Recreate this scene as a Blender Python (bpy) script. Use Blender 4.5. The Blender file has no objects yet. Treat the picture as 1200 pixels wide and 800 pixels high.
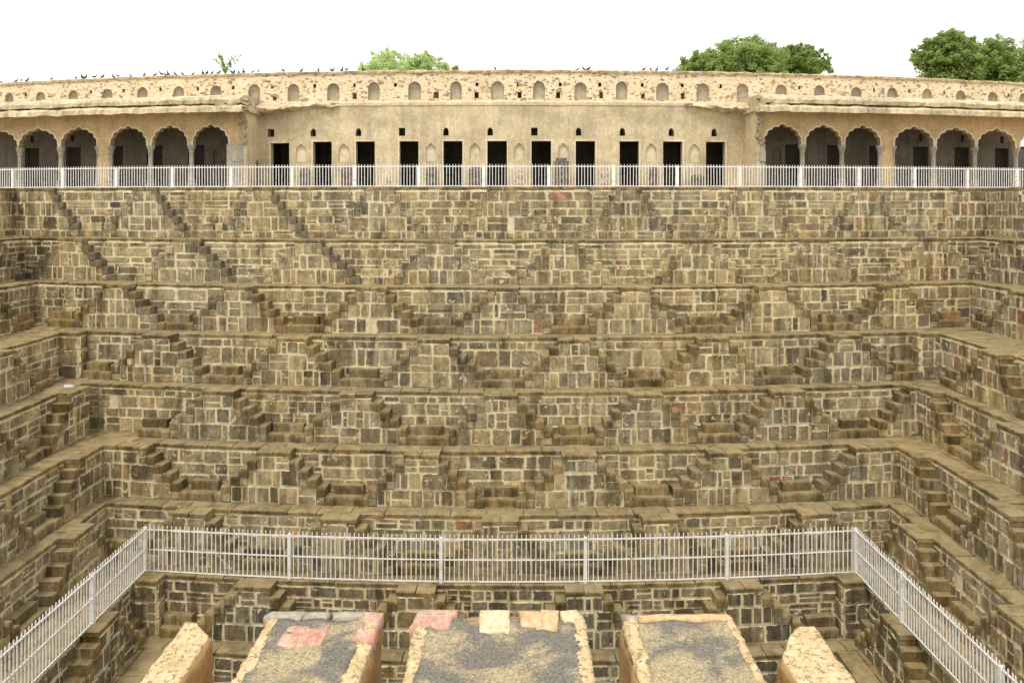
import bpy, math, random
from math import radians, sin, cos, pi, atan2
from mathutils import Vector, noise
from mathutils.geometry import tessellate_polygon
random.seed(11)
R = random.random
def U(a, b): return a + (b - a) * random.random()

scene = bpy.context.scene
COL = scene.collection
# ------------------------------------------------------------------ camera
F = 947.0
ZC = -0.65                       # eye height, measured from the far rim of the pit (z = 0)
cam = bpy.data.cameras.new('camera'); camo = bpy.data.objects.new('camera', cam); COL.objects.link(camo)
cam.sensor_width = 36; cam.lens = F / 1200 * 36
cam.shift_y = -160 / 1200; cam.clip_end = 5000; cam.clip_start = 0.05
camo.location = (0, 0, ZC); camo.rotation_euler = (radians(90), 0, 0)
scene.camera = camo
# ------------------------------------------------------------------ sky and light
SUN_EL, SUN_AZ = radians(60), radians(-24)
w = bpy.data.worlds.new('World'); scene.world = w; w.use_nodes = True
nt = w.node_tree; nt.nodes.clear()
out = nt.nodes.new('ShaderNodeOutputWorld'); bg = nt.nodes.new('ShaderNodeBackground')
sky = nt.nodes.new('ShaderNodeTexSky'); sky.sky_type = 'NISHITA'; sky.sun_disc = False
sky.sun_elevation = SUN_EL; sky.sun_rotation = pi - SUN_AZ; sky.dust_density = 4; sky.air_density = 1.5
mx = nt.nodes.new('ShaderNodeMixRGB'); mx.inputs[0].default_value = 0.9
mx.inputs[2].default_value = (11.6, 11.5, 11.2, 1)      # even bright cloud layer
nt.links.new(sky.outputs[0], mx.inputs[1]); nt.links.new(mx.outputs[0], bg.inputs[0])
bg.inputs[1].default_value = 0.1
nt.links.new(bg.outputs[0], out.inputs[0])
sl = bpy.data.lights.new('sun', 'SUN'); sl.energy = 1.5; sl.angle = radians(14); sl.color = (1, .95, .86)
so = bpy.data.objects.new('sun', sl); COL.objects.link(so)
sd = Vector((sin(SUN_AZ) * cos(SUN_EL), -cos(SUN_AZ) * cos(SUN_EL), sin(SUN_EL)))   # behind the viewer, high
so.rotation_euler = sd.to_track_quat('Z', 'Y').to_euler()
scene.view_settings.view_transform = 'Standard'; scene.view_settings.look = 'None'
scene.view_settings.exposure = 0.55; scene.view_settings.gamma = 1

# ------------------------------------------------------------------ materials
class NT:
    def __init__(s, name):
        s.m = bpy.data.materials.new(name); s.m.use_nodes = True
        s.t = s.m.node_tree; s.b = s.t.nodes['Principled BSDF']
        s.b.inputs['Roughness'].default_value = .85
        s.b.inputs['Specular IOR Level'].default_value = .3
    def n(s, typ, **kw):
        nd = s.t.nodes.new(typ)
        for k, v in kw.items(): setattr(nd, k, v)
        return nd
    def l(s, a, b): s.t.links.new(a, b)
    def pos(s, sc=(1, 1, 1), obj=False):
        g = s.n('ShaderNodeTexCoord').outputs['Object'] if obj else s.n('ShaderNodeNewGeometry').outputs['Position']
        v = s.n('ShaderNodeVectorMath', operation='MULTIPLY'); v.inputs[1].default_value = sc
        s.l(g, v.inputs[0]); return v.outputs[0]
    def noise(s, scale, sc=(1, 1, 1), det=5, rough=.6, dist=0, obj=False):
        n = s.n('ShaderNodeTexNoise'); n.inputs['Scale'].default_value = scale; n.inputs['Detail'].default_value = det
        n.inputs['Roughness'].default_value = rough; n.inputs['Distortion'].default_value = dist
        s.l(s.pos(sc, obj), n.inputs['Vector']); return n.outputs[0]
    def ramp(s, fac, stops, interp='LINEAR'):
        r = s.n('ShaderNodeValToRGB'); r.color_ramp.interpolation = interp
        e = r.color_ramp.elements
        while len(e) < len(stops): e.new(.5)
        for i, (p, c) in enumerate(stops):
            e[i].position = p; e[i].color = (c if len(c) == 4 else (*c, 1)) if not isinstance(c, float) else (c, c, c, 1)
        s.l(fac, r.inputs[0]); return r.outputs[0]
    def mix(s, fac, a, b, mode='MIX'):
        m = s.n('ShaderNodeMixRGB', blend_type=mode)
        for i, v in ((0, fac), (1, a), (2, b)):
            if isinstance(v, (int, float)): m.inputs[i].default_value = v
            elif isinstance(v, tuple): m.inputs[i].default_value = (*v, 1)
            else: s.l(v, m.inputs[i])
        return m.outputs[0]
    def bump(s, h, strength=.4, dist=.02):
        b = s.n('ShaderNodeBump'); b.inputs['Strength'].default_value = strength; b.inputs['Distance'].default_value = dist
        s.l(h, b.inputs['Height']); s.l(b.outputs[0], s.b.inputs['Normal'])
    def col(s, c):
        if isinstance(c, tuple): s.b.inputs['Base Color'].default_value = (*c, 1)
        else: s.l(c, s.b.inputs['Base Color'])
    def rnd(s): return s.n('ShaderNodeObjectInfo').outputs['Random']

MORT = (.61, .52, .325)
def stone_mat(name, tread=False, wet=False, tone=1.0):
    m = NT(name)
    if tread:
        st = [(0, (.10, .078, .038)), (.3, (.17, .13, .062)), (.6, (.22, .17, .085)), (.85, (.14, .115, .065)), (1, (.24, .17, .085))]
        if wet: st = [(p, tuple(x * .92 for x in c)) for p, c in st]
    else:
        st = [(0, (.105, .092, .065)), (.1, (.155, .133, .09)), (.28, (.21, .18, .118)), (.45, (.275, .232, .148)), (.62, (.20, .18, .13)),
              (.74, (.32, .265, .165)), (.86, (.25, .195, .11)), (.95, (.145, .122, .085)), (.985, (.20, .15, .09)), (.997, (.25, .13, .09)), (1, (.28, .16, .12))]
    c = m.ramp(m.rnd(), st)
    if tone != 1: c = m.mix(1.0, c, (tone, tone * 1.02, tone * 1.08), 'MULTIPLY')
    n1 = m.noise(2.6, det=8, rough=.7)
    c = m.mix(1.0, c, m.ramp(n1, [(.3, .5), (.5, 1.08), (.68, 1.6)]), 'MULTIPLY')
    nf = m.noise(13, (1, 1, .7), det=6, rough=.8)
    c = m.mix(1.0, c, m.ramp(nf, [(.32, .6), (.5, 1.0), (.68, 1.4)]), 'MULTIPLY')
    n2 = m.noise(.22, det=3)                              # whole regions greyer or yellower
    c = m.mix(m.ramp(n2, [(.35, 0.0), (.65, .55)]), c, m.mix(1.0, c, (1.38, 1.12, .68), 'MULTIPLY'))
    n3 = m.noise(1.5, (1.6, 1.6, .28), det=6, rough=.65)   # dark water stains running down
    c = m.mix(m.ramp(n3, [(.46, 0.0), (.62, .85)]), c, m.mix(1.0, c, (.42, .37, .29), 'MULTIPLY'))
    n5 = m.noise(2.2, (1.8, 1.8, .22), det=5, rough=.6)    # pale lime streaks
    c = m.mix(m.ramp(n5, [(.56, 0.0), (.7, .55)]), c, (.40, .36, .25))
    if not tread:
        n4 = m.noise(3.3, det=7, rough=.72, dist=.6)
        c = m.mix(m.ramp(n4, [(.60, 0.0), (.64, .9)]), c, MORT)
        # lime mortar smeared raggedly over the stone's edges
        sx = m.n('ShaderNodeSeparateXYZ'); m.l(m.n('ShaderNodeTexCoord').outputs['Object'], sx.inputs[0])
        ab = []
        for q in (0, 2):
            a_ = m.n('ShaderNodeMath', operation='ABSOLUTE'); m.l(sx.outputs[q], a_.inputs[0]); ab.append(a_.outputs[0])
        mxx = m.n('ShaderNodeMath', operation='MAXIMUM'); m.l(ab[0], mxx.inputs[0]); m.l(ab[1], mxx.inputs[1])
        nn = m.noise(5.5, det=6, rough=.7)
        ad = m.n('ShaderNodeMath', operation='MULTIPLY_ADD'); m.l(nn, ad.inputs[0]); ad.inputs[1].default_value = .42; m.l(mxx.outputs[0], ad.inputs[2])
        c = m.mix(m.ramp(ad.outputs[0], [(.665, 0.0), (.70, .92)]), c, m.mix(m.ramp(n3, [(.5, 0.0), (.7, .7)]), MORT, (.2, .165, .1)))
    else:
        # upward faces painted paler, as the sky overhead lights them
        sz = m.n('ShaderNodeSeparateXYZ'); m.l(m.n('ShaderNodeNewGeometry').outputs['True Normal'], sz.inputs[0])
        dn = m.n('ShaderNodeMath', operation='MULTIPLY'); m.l(m.ramp(sz.outputs[2], [(.75, 0.0), (.93, .7)]), dn.inputs[0]); m.l(m.ramp(m.noise(1.3, det=6, rough=.7), [(.35, .35), (.6, 1.0)]), dn.inputs[1])
        c = m.mix(dn.outputs[0], c, (.30, .235, .125))
        n4 = m.noise(5, det=7, rough=.7)
        c = m.mix(m.ramp(n4, [(.62, 0.0), (.72, .6)]), c, (.42, .36, .20))
    # the black run-off stain in the far corner
    dv = m.n('ShaderNodeVectorMath', operation='DISTANCE'); m.l(m.pos((1, .5, .62)), dv.inputs[0]); dv.inputs[1].default_value = (-17.7, 15.1, -1.7)
    c = m.mix(m.ramp(dv.outputs['Value'], [(.35, .85), (1.0, 0.0)]), c, m.mix(1.0, c, (.22, .24, .26), 'MULTIPLY'))
    m.col(c)
    nb = m.noise(14, det=8, rough=.75); m.bump(nb, .55, .02)
    m.l(m.ramp(n3, [(.42, .8), (.62, .32 if wet or tread else .55)]), m.b.inputs['Roughness'])
    return m.m
M = {}
def simple0(name, c):
    m = NT(name); m.col(m.mix(1.0, c, m.ramp(m.noise(5, det=7, rough=.7), [(.3, .5), (.7, 1.9)]), 'MULTIPLY')); m.bump(m.noise(14, det=6), .5, .02); return m.m
M['stone'] = stone_mat('weathered_stone')
M['lowstone'] = stone_mat('dark_lower_stone', tone=.62)  # same stone in a darker tone, for the lowest tiers
M['tread'] = stone_mat('worn_tread_stone', tread=True)
M['darkstep'] = simple0('shaded_step_stone', (.115, .094, .06))  # dark colour paints in the shaded risers of the upper flights
M['step'] = stone_mat('damp_step_stone', tread=True, wet=True)
def mortar_mat():
    m = NT('lime_mortar')
    c = m.ramp(m.noise(3, det=8, rough=.7), [(.3, (.44, .37, .22)), (.5, MORT), (.75, (.72, .64, .45))])
    n3 = m.noise(1.5, (1.6, 1.6, .28), det=6, rough=.65)
    c = m.mix(m.ramp(n3, [(.5, 0.0), (.66, .8)]), c, (.2, .16, .09))
    m.col(c); m.bump(m.noise(18, det=6), .6, .02); return m.m
M['mortar'] = mortar_mat()
def plaster_mat(name, a, b, dark, streak=.5):
    m = NT(name)
    c = m.ramp(m.noise(1.1, det=8, rough=.65), [(.3, a), (.7, b)])
    n = m.noise(2.4, (1.8, 1.8, .25), det=7, rough=.7)
    c = m.mix(m.ramp(n, [(.45, 0.0), (.68, streak)]), c, dark)
    nl = m.noise(.55, (1, 1, 1.6), det=6, rough=.7)
    c = m.mix(1.0, c, m.ramp(nl, [(.32, .72), (.5, 1.0), (.68, 1.16)]), 'MULTIPLY')
    n2 = m.noise(9, det=8, rough=.8)
    c = m.mix(1.0, c, m.ramp(n2, [(.3, .66), (.65, 1.14)]), 'MULTIPLY')
    m.col(c); m.bump(m.noise(10, det=8, rough=.75), .5, .03); return m.m
M['plaster'] = plaster_mat('ochre_plaster', (.51, .405, .245), (.65, .54, .35), (.30, .26, .19))
M['plaster_warm'] = plaster_mat('warm_plaster', (.57, .38, .18), (.63, .47, .27), (.36, .28, .18), .45)
M['plaster_grey'] = plaster_mat('grey_plaster', (.36, .32, .25), (.46, .41, .31), (.22, .20, .16))
M['plaster_dim'] = plaster_mat('shaded_plaster', (.12, .10, .075), (.19, .16, .12), (.06, .05, .04))  # shade of the rooms and verandas put into the plaster colour
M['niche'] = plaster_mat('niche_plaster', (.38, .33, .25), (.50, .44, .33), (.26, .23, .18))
M['niche_dim'] = plaster_mat('dim_niche', (.13, .10, .08), (.19, .155, .12), (.07, .06, .045))  # darker copy of the niche plaster, veranda shade painted in
M['cream'] = plaster_mat('cream_plaster', (.66, .56, .38), (.74, .64, .46), (.45, .36, .24), .35)
def rubblewall_mat():
    m = NT('flaked_plaster_over_rubble')
    c = m.ramp(m.noise(1.4, det=8, rough=.65), [(.3, (.60, .47, .29)), (.7, (.72, .61, .43))])
    v = m.n('ShaderNodeTexVoronoi'); v.inputs['Scale'].default_value = 3.6
    wn = m.n('ShaderNodeMixRGB'); wn.inputs[0].default_value = .12
    m.l(m.pos((1, 1, 1.7)), wn.inputs[1])
    nn = m.n('ShaderNodeTexNoise'); nn.inputs['Scale'].default_value = 5; m.l(m.pos(), nn.inputs['Vector']); m.l(nn.outputs[1], wn.inputs[2])
    m.l(wn.outputs[0], v.inputs['Vector'])
    sc = m.ramp(v.outputs['Color'], [(0, (.27, .14, .09)), (.35, (.42, .27, .17)), (.6, (.2, .15, .105)), (1, (.48, .34, .2))])
    mask = m.ramp(m.noise(2.2, (1, 1, 1.5), det=6, rough=.7), [(.44, 0.0), (.50, 1.0)])
    edge = m.ramp(v.outputs['Distance'], [(.2, 1.0), (.34, 0.0)])
    mm = m.n('ShaderNodeMath', operation='MULTIPLY'); m.l(mask, mm.inputs[0]); m.l(edge, mm.inputs[1])
    c = m.mix(mm.outputs[0], c, sc)
    d = m.noise(7, (1, 1, 1.8), det=4, rough=.6)
    c = m.mix(m.ramp(d, [(.57, 0.0), (.62, .85)]), c, (.12, .085, .05))
    m.col(c); m.bump(d, -.6, .04); return m.m
M['rubblewall'] = rubblewall_mat()
def simple(name, c, rough=.8, var=.25, scale=6, metal=0):
    m = NT(name); n = m.noise(scale, det=6)
    m.col(m.mix(1.0, c, m.ramp(n, [(.3, 1 - var), (.7, 1 + var)]), 'MULTIPLY')); m.b.inputs['Roughness'].default_value = rough
    m.b.inputs['Metallic'].default_value = metal; return m.m
M['roofplaster'] = plaster_mat('roof_lime', (.50, .40, .24), (.66, .56, .38), (.20, .15, .10), .75)
M['coping'] = plaster_mat('coping', (.50, .38, .22), (.62, .49, .31), (.12, .09, .06), .8)
M['ground'] = simple('dusty_ground', (.34, .27, .17), scale=.5)
M['floor'] = simple('terrace_flag', (.30, .26, .19), scale=2)
M['water'] = simple('dark_water', (.03, .04, .02), .08, .1)
M['relic'] = simple('carved_relic_stone', (.15, .12, .085), var=.6, scale=9)
M['relic_pale'] = simple('carved_relic_pale', (.42, .34, .24), var=.5, scale=12)
def rail_mat():
    m = NT('white_paint')
    c = m.mix(m.ramp(m.noise(7, (1, 1, 1), det=6, rough=.75), [(.52, 0.0), (.66, .75)]), (.76, .75, .72), (.36, .28, .19))
    m.col(c); m.b.inputs['Roughness'].default_value = .5; return m.m
M['rail'] = rail_mat()
def rough_plaster():
    m = NT('pitted_lime_plaster')
    c = m.ramp(m.noise(5, det=8, rough=.7), [(.3, (.38, .27, .13)), (.5, (.52, .39, .21)), (.72, (.64, .51, .31))])
    n = m.noise(30, det=6, rough=.75)
    c = m.mix(m.ramp(n, [(.52, 0.0), (.58, .85)]), c, (.17, .12, .07))
    m.col(c); m.bump(n, -1.0, .02); return m.m
M['rim'] = rough_plaster()
def side_plaster():
    m = NT('orange_lime_plaster')
    c = m.ramp(m.noise(3.5, det=8, rough=.7), [(.3, (.40, .22, .08)), (.55, (.54, .34, .14)), (.75, (.64, .47, .26))])
    n = m.noise(16, det=9, rough=.8)
    c = m.mix(m.ramp(n, [(.53, 0.0), (.66, .75)]), c, (.24, .15, .07))
    m.col(c); m.bump(n, 1.0, .03); return m.m
M['sideplaster'] = side_plaster()
def toppatch():
    m = NT('blackened_lime_concrete')
    sp = m.noise(62, (1, 1, 1), det=6, rough=.82)
    c = m.ramp(sp, [(.36, (.13, .115, .085)), (.45, (.28, .23, .15)), (.52, (.46, .36, .205)), (.64, (.58, .46, .28))])
    n = m.noise(2.6, det=7, rough=.65, dist=.4)
    c = m.mix(m.ramp(n, [(.43, 0.0), (.54, .9)]), c, m.ramp(sp, [(.40, (.085, .082, .074)), (.5, (.15, .14, .118)), (.60, (.22, .20, .155)), (.68, (.40, .34, .22))]))
    m.col(c); m.bump(sp, .8, .015); return m.m
M['toppatch'] = toppatch()
def capstone(name, a, b):
    m = NT(name)
    g = m.noise(7, (3.2, .8, 1), det=8, rough=.7, dist=.5)
    c = m.mix(m.ramp(g, [(.4, 0.0), (.62, 1.0)]), a, b)
    c = m.mix(1.0, c, m.ramp(m.noise(24, det=7, rough=.75), [(.3, .62), (.6, 1.08)]), 'MULTIPLY')
    m.col(c); m.bump(g, .5, .01); return m.m
M['cap_pink'] = capstone('pink_sandstone', (.44, .22, .165), (.56, .40, .29))
M['cap_cream'] = capstone('cream_sandstone', (.68, .57, .37), (.56, .42, .24))
M['cap_orange'] = capstone('orange_sandstone', (.56, .33, .17), (.62, .46, .26))
M['cap_grey'] = capstone('grey_flag', (.30, .27, .21), (.42, .37, .28))
def leaf_mat(name, a, b):
    m = NT(name); m.col(m.ramp(m.noise(1.2, det=4), [(.35, a), (.65, b)]))
    m.b.inputs['Roughness'].default_value = .6
    tr = m.n('ShaderNodeBsdfTranslucent'); tr.inputs[0].default_value = (*[min(1, x * 1.6) for x in b], 1)
    ms = m.n('ShaderNodeMixShader'); ms.inputs[0].default_value = .5
    o = m.t.nodes['Material Output']; m.l(m.b.outputs[0], ms.inputs[1]); m.l(tr.outputs[0], ms.inputs[2]); m.l(ms.outputs[0], o.inputs[0])
    return m.m
M['leaf'] = leaf_mat('leaf_green', (.15, .22, .05), (.30, .37, .12))
M['leaf_pale'] = leaf_mat('leaf_pale', (.33, .42, .18), (.48, .56, .28))
M['bark'] = simple('bark', (.12, .09, .06))
M['pigeon'] = simple('pigeon_feathers', (.07, .075, .085), var=.5, scale=20)
M['dark'] = simple('opening_shade', (.04, .03, .022))  # near-black colour painted as the shade inside windows, holes and doorways

# ------------------------------------------------------------------ object helpers
WO = {}
def attach(o, loc, parent):
    if parent is not None:
        p = WO[parent.name]; o.parent = parent; o.location = (loc[0] - p[0], loc[1] - p[1], loc[2] - p[2])
    else: o.location = loc
    COL.objects.link(o); WO[o.name] = tuple(loc)
    return o
def tag(o, label=None, cat=None, group=None, kind=None):
    if label: o['label'] = label
    if cat: o['category'] = cat
    if group: o['group'] = group
    if kind or cat: o['kind'] = kind or 'thing'
    return o
def empty(name, loc): 
    o = bpy.data.objects.new(name, None); o.empty_display_size = .2
    return attach(o, loc, None)
class MB:
    def __init__(s): s.v = []; s.f = []
    def quad(s, a, b, c, d):
        n = len(s.v); s.v += [a, b, c, d]; s.f.append((n, n + 1, n + 2, n + 3))
    def box(s, x0, x1, y0, y1, z0, z1, fn=None):
        n = len(s.v); p = [(x, y, z) for z in (z0, z1) for x, y in ((x0, y0), (x1, y0), (x1, y1), (x0, y1))]
        s.v += [fn(*q) for q in p] if fn else p
        s.f += [tuple(n + i for i in t) for t in ((3, 2, 1, 0), (4, 5, 6, 7), (0, 1, 5, 4), (1, 2, 6, 5), (2, 3, 7, 6), (3, 0, 4, 7))]
    def tube(s, pts, rads, n=6):
        rings = []
        for i, (p, r) in enumerate(zip(pts, rads)):
            p = Vector(p); d = (Vector(pts[min(i + 1, len(pts) - 1)]) - Vector(pts[max(i - 1, 0)])).normalized()
            a = d.orthogonal().normalized(); b = d.cross(a); k = len(s.v)
            s.v += [tuple(p + (a * cos(2 * pi * j / n) + b * sin(2 * pi * j / n)) * r) for j in range(n)]
            rings.append(k)
        for k0, k1 in zip(rings, rings[1:]):
            s.f += [(k0 + j, k0 + (j + 1) % n, k1 + (j + 1) % n, k1 + j) for j in range(n)]
        s.f.append(tuple(rings[0] + j for j in reversed(range(n)))); s.f.append(tuple(rings[-1] + j for j in range(n)))
    def mesh(s, name, mat, origin=(0, 0, 0), smooth=False):
        me = bpy.data.meshes.new(name)
        ox, oy, oz = origin
        me.from_pydata([(x - ox, y - oy, z - oz) for x, y, z in s.v], [], s.f); me.materials.append(mat)
        if smooth: me.polygons.foreach_set('use_smooth', [True] * len(me.polygons))
        me.update(); return me
    def build(s, name, mat, parent=None, smooth=False):
        xs, ys, zs = zip(*s.v); o = ((min(xs) + max(xs)) / 2, (min(ys) + max(ys)) / 2, min(zs))
        return attach(bpy.data.objects.new(name, s.mesh(name, mat, o, smooth)), o, parent)

# ------------------------------------------------------------------ pit measures (metres)
DK = [29.3, 28.3, 27.3, 26.3, 25.3, 24.3, 23.3, 22.3, 21.3, 20.3, 19.3]     # far wall planes, tier by tier
XL = [19.6, 18.4, 17.2, 15.3, 14.15, 13.06, 12.2, 10.6, 9.4, 8.3, 7.2]
XR = [18.8, 17.5, 16.5, 14.4, 13.5, 12.3, 11.3, 9.9, 8.75, 7.6, 6.5]
LZ = [0.0, -1.875] + [-1.875 - 1.54 * i for i in range(1, 10)]
BOW = .0066                                                                  # the far side bows gently in plan
def bow(x): return BOW * x * x
def wpos(side, k, s, d, z):
    if side == 'F': return (s + d * sin(atan2(2 * BOW * s, 1)), DK[k] + bow(s) - d * cos(atan2(2 * BOW * s, 1)), z)
    if side == 'L': return (-XL[k] + d, s, z)
    return (XR[k] - d, s, z)
def yaw(side, s): return atan2(2 * BOW * s, 1) if side == 'F' else (pi / 2 if side == 'L' else -pi / 2)

# stone meshes: local x along the wall, -y outwards (0..1), z up, unit size
def rough_block(npt, jit, inset, seed, bulge=.04, corner=.1):
    rs = random.Random(seed); rr = rs.uniform
    out = []
    base = []
    cs = [(-.5, -.5), (.5, -.5), (.5, .5), (-.5, .5)]
    for q in range(4):
        (cx, cz), (px, pz), (nx, nz) = cs[q], cs[q - 1], cs[(q + 1) % 4]
        o = rr(0, jit); cx, cz = cx * (1 - o), cz * (1 - rr(0, jit)); u, v = rr(.03, corner), rr(.03, corner)
        base += [(cx + (px - cx) * u, cz + (pz - cz) * u), (cx + (nx - cx) * v, cz + (nz - cz) * v)]
        e = rr(.35, .65); base.append(((cx + (nx - cx) * e) * (1 + (rr(-.05, .0) if nx == cs[q][0] else 0)), (cz + (nz - cz) * e) * (1 + (rr(-.05, .0) if nz == cs[q][1] else 0))))
    m = MB()
    for y, k in ((0, 1), (-.84, 1), (-1, 1 - inset)):
        m.v += [(x * k + (rr(-.01, .01)), y, z * k) for x, z in base]
    m.v.append((rr(-.1, .1), -1 - bulge, rr(-.1, .1)))
    n = npt
    for a in (0, n): m.f += [(a + i, a + n + i, a + n + (i + 1) % n, a + (i + 1) % n) for i in range(n)]
    m.f += [(2 * n + i, 3 * n, 2 * n + (i + 1) % n) for i in range(n)]
    return m
def slab_block(seed, jit=.04):        # step blocks and tread slabs: crisp chipped boxes, bevelled top edges
    rs = random.Random(seed); rr = rs.uniform; m = MB()
    def j(): return rr(-jit, jit)
    xs = (-.5, -.17 + j(), .17 + j(), .5)
    fr = [-.97 + j() * .45 for _ in xs]
    top = [.5 + j() * .5 for _ in xs]
    rows = []
    for i, x in enumerate(xs):
        e = (j() * .25 if i in (0, 3) else 0)
        rows.append([(x + e, 0, -.5), (x + e, fr[i] * .98, -.5), (x + e, fr[i], .28), (x * .99 + e, fr[i] * .96, top[i]), (x + e, 0, top[i])])
    for r in rows: m.v += r
    for i in range(3):
        for k in range(4): m.f.append((i * 5 + k, (i + 1) * 5 + k, (i + 1) * 5 + k + 1, i * 5 + k + 1))
    m.f.append((0, 1, 2, 3, 4)); m.f.append((19, 18, 17, 16, 15))
    return m
ST = [rough_block(12, .07, .045, 100 + i, .03, .11).mesh('stone', M['stone']) for i in range(26)]
M['rubble'] = plaster_mat('limewashed_rubble', (.34, .25, .16), (.52, .40, .26), (.16, .11, .075), .6)
STD = [rough_block(12, .07, .045, 100 + i, .03, .11).mesh('stone', M['lowstone']) for i in range(20)]
RB = [rough_block(12, .12, .1, 700 + i, .05, .25).mesh('rubble_stone', M['rubble']) for i in range(8)]
SL = [slab_block(300 + i).mesh('slab', M['tread']) for i in range(12)]
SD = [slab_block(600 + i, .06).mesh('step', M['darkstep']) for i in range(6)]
SS = [slab_block(500 + i, .06).mesh('step', M['stone']) for i in range(10)]
SB = [slab_block(400 + i, .06).mesh('step', M['step']) for i in range(12)]
def put(name, pool, side, k, s, d, z, wd, dep, h, parent, tilt=0):
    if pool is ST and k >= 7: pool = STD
    o = bpy.data.objects.new(name, random.choice(pool))
    o.scale = (wd * (1 if R() < .5 else -1) if pool in (ST, STD) else wd, dep, h); o.rotation_euler = (0, U(-tilt, tilt), yaw(side, s))
    NST[0] += 1
    return attach(o, wpos(side, k, s, d, z), parent)
NST = [0]
def course(side, k, s0, s1, z0, z1, d, parent, scale=1.0, name='stone'):
    """one course of irregular stones from s0 to s1"""
    if s1 - s0 < .12: return
    h = z1 - z0; s = s0
    while s < s1 - .02:
        r = R()
        wd = (U(.3, .58) if r < .5 else U(.55, 1.05) if r < .78 else U(.17, .32)) * scale
        if s1 - s - wd < .22: wd = s1 - s if s1 - s < .95 else (s1 - s) / 2
        g = U(.028, .062)
        dep = .072 + U(0, .028)
        q = R()
        if q < .17 and h > .24:
            hh = h * U(.4, .6)
            put(name, ST, side, k, s + wd / 2, d - .06, z0 + hh / 2, wd - g, dep, hh - g, parent, .02)
            put(name, ST, side, k, s + wd / 2, d - .06, z0 + hh + (h - hh) / 2, wd - g, dep, h - hh - g, parent, .02)
        elif q > .994 and wd < .4: pass
        else:
            gz = g + U(0, .03)
            put(name, ST, side, k, s + wd / 2, d - .06, (z0 + z1) / 2 + U(-.012, .012), wd - g, dep, h - gz, parent, .02)
        s += wd
ORD = ['topmost', 'second', 'third', 'fourth', 'fifth', 'sixth', 'seventh', 'eighth', 'ninth']
PT = {1: .12, 2: .24, 3: .38}
P = .55
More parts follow.
